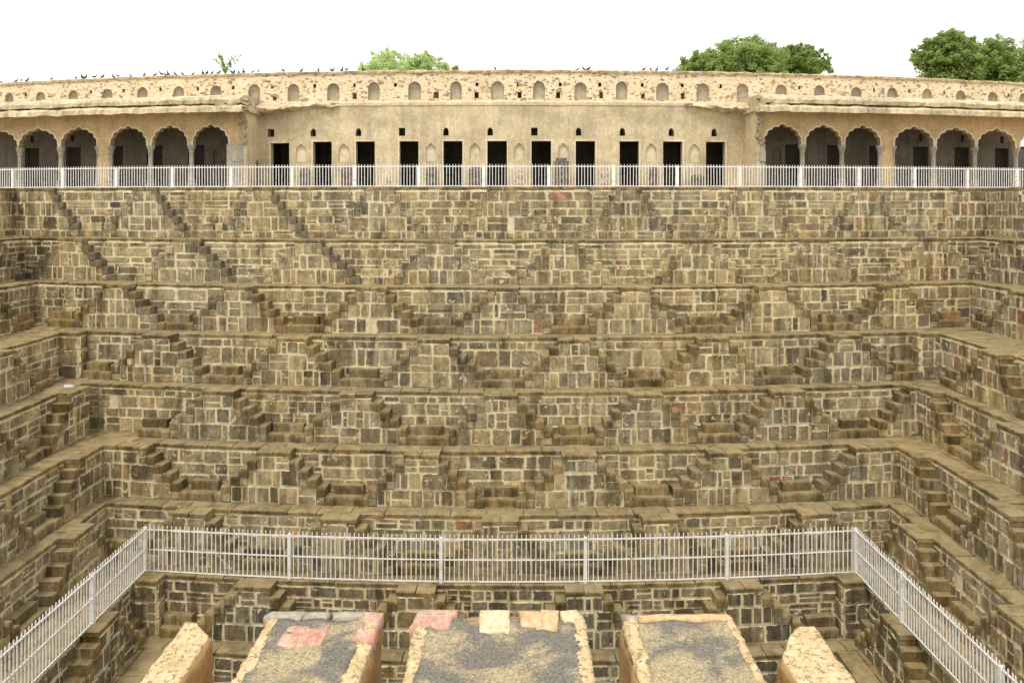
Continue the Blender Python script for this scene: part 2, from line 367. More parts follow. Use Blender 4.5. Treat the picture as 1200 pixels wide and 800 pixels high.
def tier(side, t):
    P = PT.get(t, .46)
    k = t - 1; zt, zb = LZ[k], LZ[k + 1]; H = zt - zb
    if side == 'F':
        a, b = -XL[k], XR[k]
    else:
        X = (XL if side == 'L' else XR)[k]
        b = DK[k] + bow(X)
        a = max(9.0, X * 1.58 - 4.5)
    mid = (a + b) / 2
    nm = {'F': 'far', 'L': 'left', 'R': 'right'}[side]
    root = empty('terrace_wall', wpos(side, k, mid, 0, zb))
    extra = {}.get(t, '') if side == 'F' else ''
    tag(root, f'{ORD[k]} tier down of stepped stone wall on the {nm} side of the pit{extra}'.replace('topmost tier down', 'topmost tier').replace('on the left side', 'along the left side').replace('on the right side', 'along the right side'), 'terrace wall', 'stepped terrace walls of the pit')
    # core of mortar and rubble behind the facing stones
    m = MB(); n = 14 if side == 'F' else 2; a0 = a - .02 if side == 'F' else 2.5
    dback = -1.45 if side == 'F' else -((XL if side == 'L' else XR)[max(k - 1, 0)] - X) - .4
    if side == 'F': ss = [a0 - .4 + (b - a0 + .8) * i / n for i in range(n + 1)]
    else: ss = [a0, (a0 + b) / 2, b + .4]
    for s0, s1 in zip(ss, ss[1:]):
        p = [wpos(side, k, s_, d_, z_) for s_ in (s0, s1) for d_, z_ in ((0, zb - .25), (0, zt - .1), (dback, zt - .1))]
        m.quad(p[0], p[3], p[4], p[1]); m.quad(p[1], p[4], p[5], p[2])
    m.build('core', M['mortar'], root)
    # stair pyramids
    if side == 'F':
        c0 = -.3 if t % 2 else 1.9
        cs = [c0 + 4.5 * i for i in range(-6, 7)]
    else:
        c0 = {1: 25.8, 2: 23.6, 3: 25.8, 4: 23.6, 5: 25.7, 6: 24.1, 7: 22.1, 8: 20.2, 9: 18.3}[t]
        cs = [c0 + 4.5 * i for i in range(-4, 3)]
    nst = round(H / .257) - 1; r = H / (nst + 1); tr = 1.35 / nst
    lo, hi = a, b
    cs = [c + U(-.13, .13) for c in cs]
    SBt = SS if t < 3 else SB
    cs = [c for c in cs if lo + .45 < c < hi - .3] if side == 'F' else [c for c in cs if lo + 1 < c < hi - .3]
    spans = []                                   # (centre, left solid?, right solid?)
    for c in cs:
        ls = side == 'F' and c - 1.9 < lo; rs_ = c + 1.9 > hi
        spans.append((c, ls, rs_))
    def ext(m_): return .5 + max(m_, 0) * tr       # half width of pyramid in band m_ (including the step block)
    for c, ls, rs_ in spans:
        endL = lo if ls else None; endR = (hi - (P if side != 'F' else 0)) if rs_ else None
        prof = []
        # stepped outline, core kept inside the step blocks
        L_ = [(c - .47, zt - .1)]
        for i in range(1, nst + 1):
            L_ += [(c - .47 - (i - 1) * tr, zt - i * r - .03), (c - .47 - i * tr, zt - i * r - .03)]
        L_ += [(L_[-1][0], zb - .1)]
        if ls: L_ = [(endL, zt - .1), (endL, zb - .1)]
        R_ = [(c + .47, zt - .1)]
        for i in range(1, nst + 1):
            R_ += [(c + .47 + (i - 1) * tr, zt - i * r - .03), (c + .47 + i * tr, zt - i * r - .03)]
        R_ += [(R_[-1][0], zb - .1)]
        if rs_: R_ = [(endR, zt - .1), (endR, zb - .1)]
        poly = L_[::-1] + R_
        n = len(poly); m = MB()
        m.v += [wpos(side, k, s_, P - .03, z_) for s_, z_ in poly] + [wpos(side, k, s_, -.1, z_) for s_, z_ in poly]
        tri = tessellate_polygon([[Vector((s_, z_, 0)) for s_, z_ in poly]])
        m.f += [tuple(x) for x in tri] + [(i, (i + 1) % n, n + (i + 1) % n, n + i) for i in range(n)]
        mb_ = 0
        while mb_ < nst + 1:                      # mortar bedding just behind the facing stones
            tw = mb_ + 1 < nst + 1; e_ = .5 + max(mb_ - 1, 0) * tr
            a_ = endL if ls else c - e_ + .01; b_ = endR if rs_ else c + e_ - .01
            z1_ = zt - mb_ * r - (.13 if mb_ == 0 else 0); z0_ = zt - (mb_ + (2 if tw else 1)) * r
            m.box(a_, b_, 0, 1, z0_, z1_, lambda x, y, z: wpos(side, k, x, P + .006 - .2 * y if P > .2 else P + .006 - .1 * y, z))
            mb_ += 2 if tw else 1
        org = wpos(side, k, c, P / 2, zb)
        py = attach(bpy.data.objects.new('stair_pyramid', m.mesh('stair_pyramid', M['mortar'], org)), org, root)
        # platform slabs
        p0, p1 = (endL if ls else c - .53), (endR if rs_ else c + .53)
        nn = max(1, round((p1 - p0) / .55))
        for i in range(nn):
            wd = (p1 - p0) / nn
            put('platform_slab', SL, side, k, p0 + wd * (i + .5), -.02, zt - .06 + U(-.006, .01), wd - .012, P + .06 + U(-.01, .015), .12, py)
        for sg, solid in ((-1, ls), (1, rs_)):
            if solid: continue
            put('riser', SBt if not (t < 3 and c < (-8 if t == 1 else -6) and sg > 0) else SB, side, k, c + sg * (.5 - tr / 2), -.05, (zt - .12 + zt - r) / 2, tr + .012, P + .08, r - .12, py)
            for i in range(1, nst + 1):
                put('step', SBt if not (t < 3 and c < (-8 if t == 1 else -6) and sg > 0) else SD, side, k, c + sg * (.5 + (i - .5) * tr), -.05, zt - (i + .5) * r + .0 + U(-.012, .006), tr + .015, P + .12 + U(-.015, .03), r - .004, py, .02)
        # facing stones under the steps, two risers per course
        mband = 0
        while mband < nst + 1:
            z1 = zt - mband * r - (.125 if mband == 0 else 0); two = mband + 1 < nst + 1
            z0 = zt - (mband + (2 if two else 1)) * r
            e = .5 + max(mband - 1, 0) * tr
            s0 = endL if ls else c - e; s1 = endR if rs_ else c + e
            course(side, k, s0, s1, z0, z1, P, py, .8)
            if two and mband > 0:
                for sg, solid in ((-1, ls), (1, rs_)):
                    if not solid:
                        put('stone', ST, side, k, c + sg * (e + tr / 2), P - .06, z0 + r / 2, tr - .02, .1, r - .03, py)
            mband += 2 if two else 1
    # small front steps at each landing between two pyramids
    lands = set()
    for c, ls, rs_ in spans:
        if not ls: lands.add(round(c - 2.25, 3))
        if not rs_: lands.add(round(c + 2.25, 3))
    for c in sorted(lands):
        if c < lo + .4 or c > hi - .35: continue
        put('landing_step', SBt, side, k, c, -.05, zb + r * 1.5, .84, min(.33, P * .6 + .05) + U(-.02, .02), r, root)
        put('landing_step', SBt, side, k, c, -.05, zb + r * .5, .86, P + .08 + U(-.03, .03), r - .01, root)
    # corner pillar
    if t in (4, 8) and side == 'F':
        for sg, e in ((1, lo), (-1, hi)):
            s0, s1 = sorted((e, e + sg * .75))
            m = MB(); m.box(s0, s1, 0, 1, 0, 1, lambda x, y, z: wpos(side, k, x, y * (P - .02), zb - .1 + z * H))
            py = m.build('corner_pillar', M['mortar'], root)
            put('platform_slab', SL, side, k, (s0 + s1) / 2, -.02, zt - .06 + .004, .8, P + .06, .12, py)
            for z0, z1 in ((0, .45), (.45, .95), (.95, H - .13)):
                course(side, k, s0, s1, zb + z0, zb + z1, P, py)
            for j, (z0, z1) in enumerate(((0, .45), (.45, .95), (.95, H - .13))):   # face towards the middle of the pit
                o = bpy.data.objects.new('stone', random.choice(ST)); o.scale = (P - .05, .1, z1 - z0 - .04)
                o.rotation_euler = (0, 0, pi / 2 if sg > 0 else -pi / 2)
                q = wpos(side, k, e + sg * .69, P / 2, zb + (z0 + z1) / 2); attach(o, q, py)
    # facing stones of the recessed wall
    nc = max(3, round((H - .14) / (.36 if t > 2 else .29)))
    hs = [U(.55, 1.45) for _ in range(nc)]; tot = sum(hs); zz = zb
    for hh in hs[::1]:
        h = hh / tot * (H - .14); z0, z1 = zz, zz + h; zz = z1
        ivs = []; cur = lo
        for c, ls, rs_ in spans:
            mb = int((zt - z1) / r + 1e-6)
            e = ext(min(mb, nst)) - .03
            L0 = lo if ls else c - e; R0 = hi if rs_ else c + e
            if L0 > cur: ivs.append((cur, L0))
            cur = max(cur, R0)
        if cur < hi: ivs.append((cur, hi))
        for s0, s1 in ivs: course(side, k, s0, s1, z0, z1, 0, root, 1.4 if t < 3 else 1.15 if t == 3 else 1)
    # ledge slabs
    if side == 'F':
        l0, l1 = -XL[max(k - 1, 0)], XR[max(k - 1, 0)]; dep = 1.02
    else:
        dep = (XL if side == 'L' else XR)[max(k - 1, 0)] - X if k else 1.2
        l0, l1 = a, b - .02
    rows = [(0.06, dep)] if t < 4 else [(.06, dep * .5), (-dep * .5 + .07, dep * .5)]
    for d0, dp in rows:
        s = l0
        while s < l1 - .05:
            wd = U(.5, 1.15)
            if l1 - s - wd < .35: wd = l1 - s
            put('ledge_slab', SL, side, k, s + wd / 2, d0 - dp, zt - .055 + U(-.007, .007), wd - .012, dp - .012 + (U(-.01, .015) if d0 > 0 else 0), .11, root)
            s += wd
    return root
for t in range(1, 10):
    for sd_ in 'FLR': tier(sd_, t)
print('stones', NST[0])

# water and ground
m = MB(); m.quad((-9, 1, LZ[9] - .4), (9, 1, LZ[9] - .4), (9, 24, LZ[9] - .4), (-9, 24, LZ[9] - .4))
tag(m.build('water', M['water']), kind='structure')
m = MB()
n = 20; xs = [-20.2 + (39.8) * i / n for i in range(n + 1)]
for x0, x1 in zip(xs, xs[1:]):
    m.quad((x0, DK[0] + 1 + bow(x0), -.02), (x1, DK[0] + 1 + bow(x1), -.02), (x1, 60, -.02), (x0, 60, -.02))
m.quad((-2500, -400, -.02), (-20.2, -400, -.02), (-20.2, 60, -.02), (-2500, 60, -.02))
m.quad((19.6, -400, -.02), (2500, -400, -.02), (2500, 60, -.02), (19.6, 60, -.02))
m.quad((-2500, 60, -.02), (2500, 60, -.02), (2500, 4000, -.02), (-2500, 4000, -.02))
tag(m.build('ground', M['ground']), kind='structure')

# ------------------------------------------------------------------ railings
def railing(root_label, name, path_pts, spacing, post_at, height, pw, ph, maxp=300, mid_rail=True):
    """path_pts: polyline of world points; posts at given arc lengths"""
    cum = [0]
    for a, b in zip(path_pts, path_pts[1:]): cum.append(cum[-1] + (Vector(b) - Vector(a)).length)
    def at(s):
        for i in range(len(cum) - 1):
            if s <= cum[i + 1] or i == len(cum) - 2:
                f = (s - cum[i]) / (cum[i + 1] - cum[i]); a, b = Vector(path_pts[i]), Vector(path_pts[i + 1])
                return a + (b - a) * f, atan2(b.y - a.y, b.x - a.x)
    mid = at(cum[-1] / 2)[0]
    root = empty('railing', tuple(mid)); tag(root, root_label, 'railing')
    for hz, rr in ((.035, .022), (height * .89, .024)) + (((height * .47, .02),) if mid_rail else ()):
        m = MB(); m.tube([(p[0], p[1], p[2] + hz) for p in path_pts], [rr] * len(path_pts), 4); m.build('rail', M['rail'], root)
    pm = MB(); pm.box(-pw, pw, -pw, pw, 0, height * .93); pme = pm.mesh('post', M['rail'])
    for s in post_at(cum):
        p, y = at(s); o = bpy.data.objects.new('post', pme); o.rotation_euler = (0, 0, y); attach(o, tuple(p), root)
    km = MB(); km.box(-ph, ph, -ph, ph, .02, height * .97); n0 = len(km.v)
    km.v.append((0, 0, height)); km.f += [(4, 5, n0), (5, 6, n0), (6, 7, n0), (7, 4, n0)]
    kme = km.mesh('picket', M['rail'])
    N = int(cum[-1] / spacing); ss = [(i + .5) * spacing for i in range(N)]
    ss.sort(key=lambda s: (at(s)[0] - camo.location).length)
    for s in ss[:maxp]:
        p, y = at(s); o = bpy.data.objects.new('picket', kme); o.rotation_euler = (U(-.006, .006), U(-.012, .012), y); attach(o, tuple(p), root)
    if ss[maxp:]:
        m = MB()
        for s in ss[maxp:]:
            p, y = at(s); m.box(p.x - ph, p.x + ph, p.y - ph, p.y + ph, p.z + .02, p.z + height * .98)
        tag(m.build('picket', M['rail'], root), kind='stuff')
    return root, at, cum
# lower railing, on the lip of the seventh ledge
xl, xr = -XL[7] + .12, XR[7] - .12
pts = [(xl, 12, LZ[7])] + [(x, DK[7] + bow(x) - .02 + .1, LZ[7]) for x in [xl + (xr - xl) * i / 12 for i in range(13)]] + [(xr, 12, LZ[7])]
def posts_low(cum):
    fl = cum[1]; fr = cum[-2]; out = [fl, fr]
    for x in (340, 517, 683, 848): out.append(fl + (fr - fl) * (x - 163) / 842)
    s = fl - 2.9
    while s > 0: out.append(s); s -= 4.1
    s = fr + 2.75
    while s < cum[-1]: out.append(s); s += 4.1
    return out
lowr, at, cum = railing('white iron railing round the lower pit, standing on the seventh ledge', 'r', pts, .133, posts_low, 1.35, .045, .0125, 300)
for s in (cum[1] - 6.3, cum[1] + 2.1, cum[-2] - 1.9):
    p, y = at(s); q, _ = at(s + .35); m = MB(); m.tube([(p.x, p.y + .03, p.z + .62), (q.x, q.y + .35, q.z + .02)], [.018, .018], 4); m.build('brace', M['rail'], lowr)
pts = [(x, DK[0] + .16 + bow(x), 0) for x in [-24 + 46.5 * i / 30 for i in range(31)]]
def posts_up(cum): return [cum[-1] / 2 + .75 + 2.37 * i - 1.0 for i in range(-9, 10) if 0 < cum[-1] / 2 + 2.37 * i < cum[-1] - .5]
railing('white picket railing along the rim in front of the palace building', 'r', pts, .112, posts_up, .84, .055, .0105, 300, False)

# ------------------------------------------------------------------ palace on the far rim
def Xat(px, D0):
    x = 0
    for _ in range(8): x = (px - 600) / F * (D0 + bow(x))
    return x
def arch_pts(cx, z0, zs, z1, hw, n=10, lobes=0, point=.12):
    """closed outline: bottom left, up, over, bottom right"""
    pts = [(cx - hw, z0), (cx - hw, zs)]
    hz = z1 - zs
    N = n if not lobes else lobes * 5
    for i in range(1, N):
        t = pi - pi * i / N
        r = 1.0 if not lobes else .92 + .09 * abs(sin(lobes * t))
        pz = 1 + point * max(0, 1 - abs(cos(t)) * 4.5) if lobes else 1 + point * max(0, 1 - abs(cos(t)) * 1.6)
        pts.append((cx + hw * r * cos(t), zs + hz / (1 + point) * r * sin(t) * pz))
    return pts + [(cx + hw, zs), (cx + hw, z0)]
def rect(cx, z0, z1, hw): return [(cx - hw, z0), (cx - hw, z1), (cx + hw, z1), (cx + hw, z0)]
def panel(m, outer, holes, D, depth):
    """planar wall piece with holes; hole edges get a reveal going back by depth"""
    loops = [[Vector((x, z, 0)) for x, z in outer]] + [[Vector((x, z, 0)) for x, z in h] for h in holes]
    flat = [p for l in loops for p in l]; n = len(m.v)
    m.v += [(p.x, D + bow(p.x), p.y) for p in flat]
    m.f += [tuple(n + i for i in t) for t in tessellate_polygon(loops)]
    for h in holes: reveal(m, h, D, depth)
def reveal(m, h, D, depth, closed=True):
    n = len(m.v); L = len(h)
    m.v += [(x, D + bow(x), z) for x, z in h] + [(x, D + bow(x) + depth, z) for x, z in h]
    m.f += [(n + i, n + (i + 1) % L, n + L + (i + 1) % L, n + L + i) for i in range(L if closed else L - 1)]
def plate(h, D, depth, name, mat, parent, lip=.03):
    """back of a niche or frame, a thin solid slab behind the hole"""
    cx = sum(x for x, z in h) / len(h); cz = sum(z for x, z in h) / len(h)
    m = MB(); hh = [(cx + (x - cx) * 1.06, cz + (z - cz) * 1.06) for x, z in h]; L = len(hh)
    m.v += [(x, D + bow(cx) + depth - .01, z) for x, z in hh] + [(x, D + bow(cx) + depth + .08, z) for x, z in hh]
    m.f += [tuple(t) for t in tessellate_polygon([[Vector((x, z, 0)) for x, z in hh]])]
    m.f += [(i, (i + 1) % L, L + (i + 1) % L, L + i) for i in range(L)]
    return m.build(name, mat, parent)
def frame(cx, z0, z1, hw, D, wd, proud, name, mat, parent):
    m = MB(); y = D + bow(cx)
    m.box(cx - hw - wd, cx - hw + .004, y - proud, y + .05, z0, z1 + wd); m.box(cx + hw - .004, cx + hw + wd, y - proud, y + .05, z0, z1 + wd)
    m.box(cx - hw + .004, cx + hw - .004, y - proud, y + .05, z1 - .004, z1 + wd)
    return m.build(name, mat, parent)

# central block
DC = 32.5
pal = empty('palace_gallery', (-.6, DC, 0))
tag(pal, 'plain ochre plastered gallery with eleven dark doorways behind the upper railing', 'building')
XC0, XC1 = -10.45, 9.6
pit = 1.78; wm = MB()
niche_gaps = {-5, -4, -2, -1, 0, 1, 3, 4}
doors = [-.6 + pit * n for n in range(-5, 6)]
for i, c in enumerate(doors):
    n = i - 5
    l = XC0 if i == 0 else c - .55; r_ = XC1 if i == 10 else c + pit - .55
    hw = .39 if n < 0 else .4
    dr = rect(c, .001, 1.92 + (-.04 if i == 0 else 0), hw)
    wx = c - .28 + (.22 if n > 3 else 0) - (.1 if n < -3 else 0)
    win = arch_pts(wx, 2.13, 2.3, 2.46, .11, 6) if n not in (-5, -2, 1) else rect(wx, 2.13, 2.45, .13)
    holes = [dr, win]
    outer = [(l, 0)] + [(c - hw, 0), (c - hw, dr[1][1]), (c + hw, dr[1][1]), (c + hw, 0)] + [(r_, 0), (r_, 3.43), (l, 3.43)]
    if n in niche_gaps and i < 10:
        nh = arch_pts(c + pit / 2, 1.12, 1.5, 1.84, .22, 12, 3)
        holes.append(nh); plate(nh, DC, .12, 'niche', M['cream'], pal)
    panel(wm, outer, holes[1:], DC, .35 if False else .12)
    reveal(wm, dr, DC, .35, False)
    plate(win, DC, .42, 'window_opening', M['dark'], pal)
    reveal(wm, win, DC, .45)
    frame(c, 0, dr[1][1], hw, DC, .05, .02, 'door_frame', M['cream'], pal)
wm.build('wall', M['plaster'], pal)
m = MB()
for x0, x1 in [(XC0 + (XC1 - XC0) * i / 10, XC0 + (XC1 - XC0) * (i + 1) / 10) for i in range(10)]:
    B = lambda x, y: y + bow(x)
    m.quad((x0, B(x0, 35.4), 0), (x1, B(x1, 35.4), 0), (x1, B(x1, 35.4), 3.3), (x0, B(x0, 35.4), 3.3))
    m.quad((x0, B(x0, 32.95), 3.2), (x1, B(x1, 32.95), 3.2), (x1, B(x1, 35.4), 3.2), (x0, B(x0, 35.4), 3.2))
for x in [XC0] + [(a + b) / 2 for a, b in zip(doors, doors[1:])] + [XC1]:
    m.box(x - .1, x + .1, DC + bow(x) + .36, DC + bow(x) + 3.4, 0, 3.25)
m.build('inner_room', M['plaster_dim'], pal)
# rounded roof ledge above the facade
def strip(name, prof, x0, x1, step, D, mat, parent, jy=.02, jz=.02, smooth=False, taper=None, seed=0):
    """extrude a (y, z) profile along x with wobble; closed solid"""
    m = MB(); n = max(2, int((x1 - x0) / step)); L = len(prof)
    for i in range(n + 1):
        x = x0 + (x1 - x0) * i / n; f = taper((x - x0) / (x1 - x0)) if taper else 1
        for j, (y, z) in enumerate(prof):
            w1 = noise.noise(Vector((x * 1.9 + seed, j * 3.1, seed))) + .5 * noise.noise(Vector((x * 6.3, j * 5, seed + 4)))
            w2 = noise.noise(Vector((x * 1.7 + 9, j * 2.3, seed))) + .5 * noise.noise(Vector((x * 7.1, j * 4, seed + 8)))
            yy = prof[-1][0] + (y - prof[-1][0]) * f; zz = prof[-1][1] + (z - prof[-1][1]) * f
            m.v.append((x, D + bow(x) + yy + w1 * jy, zz + w2 * jz))
    for i in range(n):
        for j in range(L):
            a = i * L + j; b = i * L + (j + 1) % L; m.f.append((a, b, b + L, a + L))
    m.f.append(tuple(range(L))[::-1]); m.f.append(tuple(n * L + j for j in range(L)))
    return m.build(name, mat, parent, smooth)
strip('roof_ledge', [(.9, 3.25), (.05, 3.25), (-.03, 3.36), (-.02, 3.47), (.08, 3.55), (.9, 3.6)], XC0, XC1, .3, DC, M['plaster'], pal, .015, .015)
# broken remains of the cornice at both ends
for x0, x1, tp, sd2 in ((XC0 - .1, -7.0, lambda f: 1 - .8 * f, 3), (7.0, XC1 + .1, lambda f: .2 + .8 * f, 7)):
    strip('broken_cornice', [(.1, 2.95), (-.25, 2.98), (-.75, 3.05), (-.85, 3.18), (-.6, 3.38), (-.2, 3.47), (.1, 3.5)], x0, x1, .12, DC, M['roofplaster'], pal, .16, .1, taper=tp, seed=sd2)

# upper wall with the row of niches
DU = 33.25
up = empty('parapet_wall', (-.6, DU, 3.3)); tag(up, 'long flaking rubble parapet wall with a row of small arched niches above the roofs', 'wall')
wm = MB(); ps = 1.71
for n in range(-14, 15):
    c = -.6 + ps * n; l, r_ = c - .5, c + ps - .5
    nh = arch_pts(c, 3.68, 4.16, 4.42 + U(-.02, .03), .25 + U(-.015, .02), 12, 0, .05)
    holes = [nh]
    for hx, hz, hw, hh in ((c + .84, 4.30, .06, .08), (c + .86, 3.86, .1, .13)):
        if R() < .82:
            h = rect(hx + U(-.08, .08), hz - hh, hz + hh, hw * U(.8, 1.2)); holes.append(h)
            plate(h, DU, .2, 'putlog_hole', M['dark'] if hw < .08 or R() < .3 else M['relic'], up)
    panel(wm, [(l, 3.2), (r_, 3.2), (r_, 4.82), (l, 4.82)], holes, DU, .22)
    plate(nh, DU, .21, 'niche', M['niche'], up)
    # stones showing through the fallen plaster
    for _ in range(4):
        x, z = c + U(.3, 1.4), U(3.55, 4.7)
        o = bpy.data.objects.new('rubble_stone', random.choice(RB)); o.scale = (U(.1, .26), .075, U(.05, .11)); o.rotation_euler = (0, U(-.3, .3), 2 * BOW * x)
        attach(o, (x, DU + bow(x) + .055, z), up)
wm.build('wall', M['rubblewall'], up)
strip('coping', [(.6, 4.78), (-.05, 4.78), (-.07, 4.86), (.0, 4.9), (.6, 4.92)], -26, 25, .15, DU, M['coping'], up, .03, .045, seed=2)
m = MB()
for x0 in range(-26, 25): m.quad((x0, DU + .6 + bow(x0), 3.2), (x0 + 1, DU + .6 + bow(x0 + 1), 3.2), (x0 + 1, DU + .6 + bow(x0 + 1), 4.85), (x0, DU + .6 + bow(x0), 4.85))
m.build('wall_back', M['rubblewall'], up)

# arcades
DA, DB = 30.75, 32.7
def column(cx, D, parent):
    m = MB(); y = D + bow(cx) + .13; z = 0
    prof = [(0, .17), (.16, .17), (.2, .14), (.32, .15), (.36, .105), (1.0, .095), (1.38, .09), (1.42, .12), (1.47, .1), (1.55, .13), (1.62, .16), (1.705, .17)]
    m.tube([(cx, y, a) for a, b in prof], [b for a, b in prof], 8); m.build('column', M['plaster_grey'], parent, False)
def arcade(label, openings, x0, x1, piers, side):
    root = empty('arcaded_veranda', ((x0 + x1) / 2, DA, 0)); tag(root, label, 'building')
    ops = [(Xat(a, DA), Xat(b, DA)) for a, b in openings]
    edges = [x0] + [(a[1] + b[0]) / 2 for a, b in zip(ops, ops[1:])] + [x1]
    wm = MB()
    for (a, b), l, r_ in zip(ops, edges, edges[1:]):
        c = (a + b) / 2; hw = (b - a) / 2 + .06
        ap = arch_pts(c, 1.7, 1.82, 2.5, hw, 10, 7, .1)[1:-1]
        outer = [(l, 1.7), (c - hw, 1.7)] + ap + [(c + hw, 1.7), (r_, 1.7), (r_, 2.98), (l, 2.98)]
        panel(wm, outer, [], DA, .3)
        reveal(wm, [(l, 1.7), (c - hw, 1.7)] + ap + [(c + hw, 1.7), (r_, 1.7)], DA, .28, False)
        # thin raised border following the cusps
        tm = MB(); o2 = [(c + (x - c) * 1.09, 1.7 + (z - 1.7) * 1.09) for x, z in [(c - hw, 1.7)] + ap + [(c + hw, 1.7)]]; i2 = [(c - hw, 1.7)] + ap + [(c + hw, 1.7)]
        n = len(i2)
        tm.v += [(x, DA + bow(x) - .02, z) for x, z in i2] + [(x, DA + bow(x) - .02, z) for x, z in o2] + [(x, DA + bow(x) + .01, z) for x, z in o2]
        tm.f += [(i, i + 1, n + i + 1, n + i) for i in range(n - 1)] + [(n + i, n + i + 1, 2 * n + i + 1, 2 * n + i) for i in range(n - 1)]
        tm.build('arch_border', M['cream'], root)
    wm.build('arch_wall', M['plaster_warm'], root)
    for (a, b), (c, d) in zip(ops, ops[1:]):
        g = c - b; mid = (b + c) / 2
        if g > .42:
            m = MB(); m.box(b + .16, c - .16, DA + bow(mid), DA + bow(mid) + .28, 0, 1.702); m.build('pier', M['plaster_warm'], root)
            column(b + .1, DA - .02, root); column(c - .1, DA - .02, root)
        else: column(mid, DA, root)
    ix = (ops[-1][1], x1) if side == 'L' else (x0, ops[0][0])
    m = MB(); m.box(ix[0] + .02, ix[1] - .01, DA + bow(x0 if side == 'R' else x1) + .0, DA + bow(x0 if side == 'R' else x1) + .3, 0, 1.702); m.build('pier', M['plaster_grey'], root)
    cx = (ix[0] + ix[1]) / 2
    nh = arch_pts(cx, 1.05, 1.4, 1.6, .1, 8); plate(nh, DA, -.06, 'carved_panel', M['niche'], root)
    # end wall joining the veranda to the recessed gallery
    ex = x1 if side == 'L' else x0
    m = MB(); m.box(ex - .12, ex + .12, DA + bow(ex) + .002, DC + bow(ex) + .3, 0, 3.2); m.build('end_wall', M['plaster'], root)
    # back wall with doorways and niches
    bm = MB(); dcs = [Xat(q, DB) for q in DOORS[side]]
    eb = [x0] + [(p + q) / 2 for p, q in zip(dcs, dcs[1:])] + [x1]
    ncs = [Xat(q, DB) for q in NICHES[side]]; wns = [Xat(q, DB) for q in WINS[side]]
    for dc, l, r_ in zip(dcs, eb, eb[1:]):
        hw = min(.37, dc - l - .02, r_ - dc - .02)
        outer = [(l, 0), (dc - hw, 0), (dc - hw, 1.85), (dc + hw, 1.85), (dc + hw, 0), (r_, 0), (r_, 3.0), (l, 3.0)]; hs = []
        for nc in ncs:
            if l + .2 < nc < r_ - .2 and abs(nc - dc) > hw + .22:
                nh = arch_pts(nc, .95, 1.45, 1.72, .19, 8); hs.append(nh); plate(nh, DB, .1, 'niche', M['niche_dim'], root)
        for wc in wns:
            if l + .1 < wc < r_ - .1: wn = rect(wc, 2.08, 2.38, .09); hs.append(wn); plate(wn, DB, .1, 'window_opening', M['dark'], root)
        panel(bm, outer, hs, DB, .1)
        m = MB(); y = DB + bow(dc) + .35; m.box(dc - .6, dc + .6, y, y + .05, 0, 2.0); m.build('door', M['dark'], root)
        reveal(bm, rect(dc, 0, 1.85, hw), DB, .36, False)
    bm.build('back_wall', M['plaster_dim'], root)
    # roof with its thick broken eave
    e0, e1 = (x0 - .05, x1 + .25) if side == 'L' else (x0 - .25, x1 + .05)
    strip('eave', [(2.6, 2.98), (.0, 2.97), (-.82, 2.86), (-1.0, 2.86), (-.99, 3.04), (-.86, 3.12), (2.6, 3.12)], e0, e1, .14, DA, M['roofplaster'], root, .06, .045, seed=12)
    strip('roof', [(2.5, 3.13), (-.35, 3.13), (-.36, 3.2), (-.72, 3.22), (-.75, 3.36), (-.66, 3.46), (-.2, 3.6), (.6, 3.64), (2.5, 3.66)], e0 + (0 if side == 'L' else .15), e1 - (.15 if side == 'L' else 0), .14, DA, M['roofplaster'], root, .07, .05, seed=21)
    m = MB(); m.box(min(e0, e1), max(e0, e1), DA + bow(ex) + .3, DA + bow(ex) + .31, 2.96, 2.97); 
    # rubble at the broken end of the roof
    for _ in range(46):
        f = R(); sx = ex + (-1 if side == 'L' else 1) * (-.35 + 1.2 * R()) ; yy = DA + bow(sx) - .75 * (1 - f) + U(-.1, .1)
        o = bpy.data.objects.new('rubble_stone', random.choice(RB)); o.scale = (U(.14, .4), U(.12, .3), U(.06, .16)); o.rotation_euler = (U(-.3, .3), U(-.4, .4), U(-.5, .5))
        attach(o, (sx, yy + .1, 2.86 + .66 * (R() * .7 + f * .3)), root)
    for i in range(14):     # ragged broken masonry running down the corner
        sx = ex + (-1 if side == 'L' else 1) * U(-.12, .14); 
        o = bpy.data.objects.new('rubble_stone', random.choice(RB)); o.scale = (U(.12, .24), .14, U(.08, .16)); o.rotation_euler = (0, U(-.4, .4), U(-.2, .2))
        attach(o, (sx, DA + bow(sx) + .03, 1.75 + i * .085), root)
    return root
DOOR = {}
LO = [(-72, -33), (-24, 19), (24, 66), (73, 112), (131, 170), (180, 218), (228, 266)]
RO = [(897, 937), (946, 984), (992, 1030), (1050, 1092), (1099, 1141), (1147, 1188), (1197, 1238)]
DOORS = {'L': [-106, -57, -8, 37.5, 86, 135, 181, 230], 'R': [930, 979, 1028, 1079, 1127, 1174, 1215]}
NICHES = {'L': [13, 60, 108, 206, 255], 'R': [910, 958, 1056, 1104, 1150]}
WINS = {'L': [37.5, 85], 'R': [1079, 1128, 1174]}
arcade('ochre arched veranda on the rim whose broken roof end faces left of the gallery doors', LO, -24.2, -10.45, [], 'L')
arcade('ochre arched veranda on the rim standing right of the gallery doors', RO, 9.6, 22.6, [], 'R')

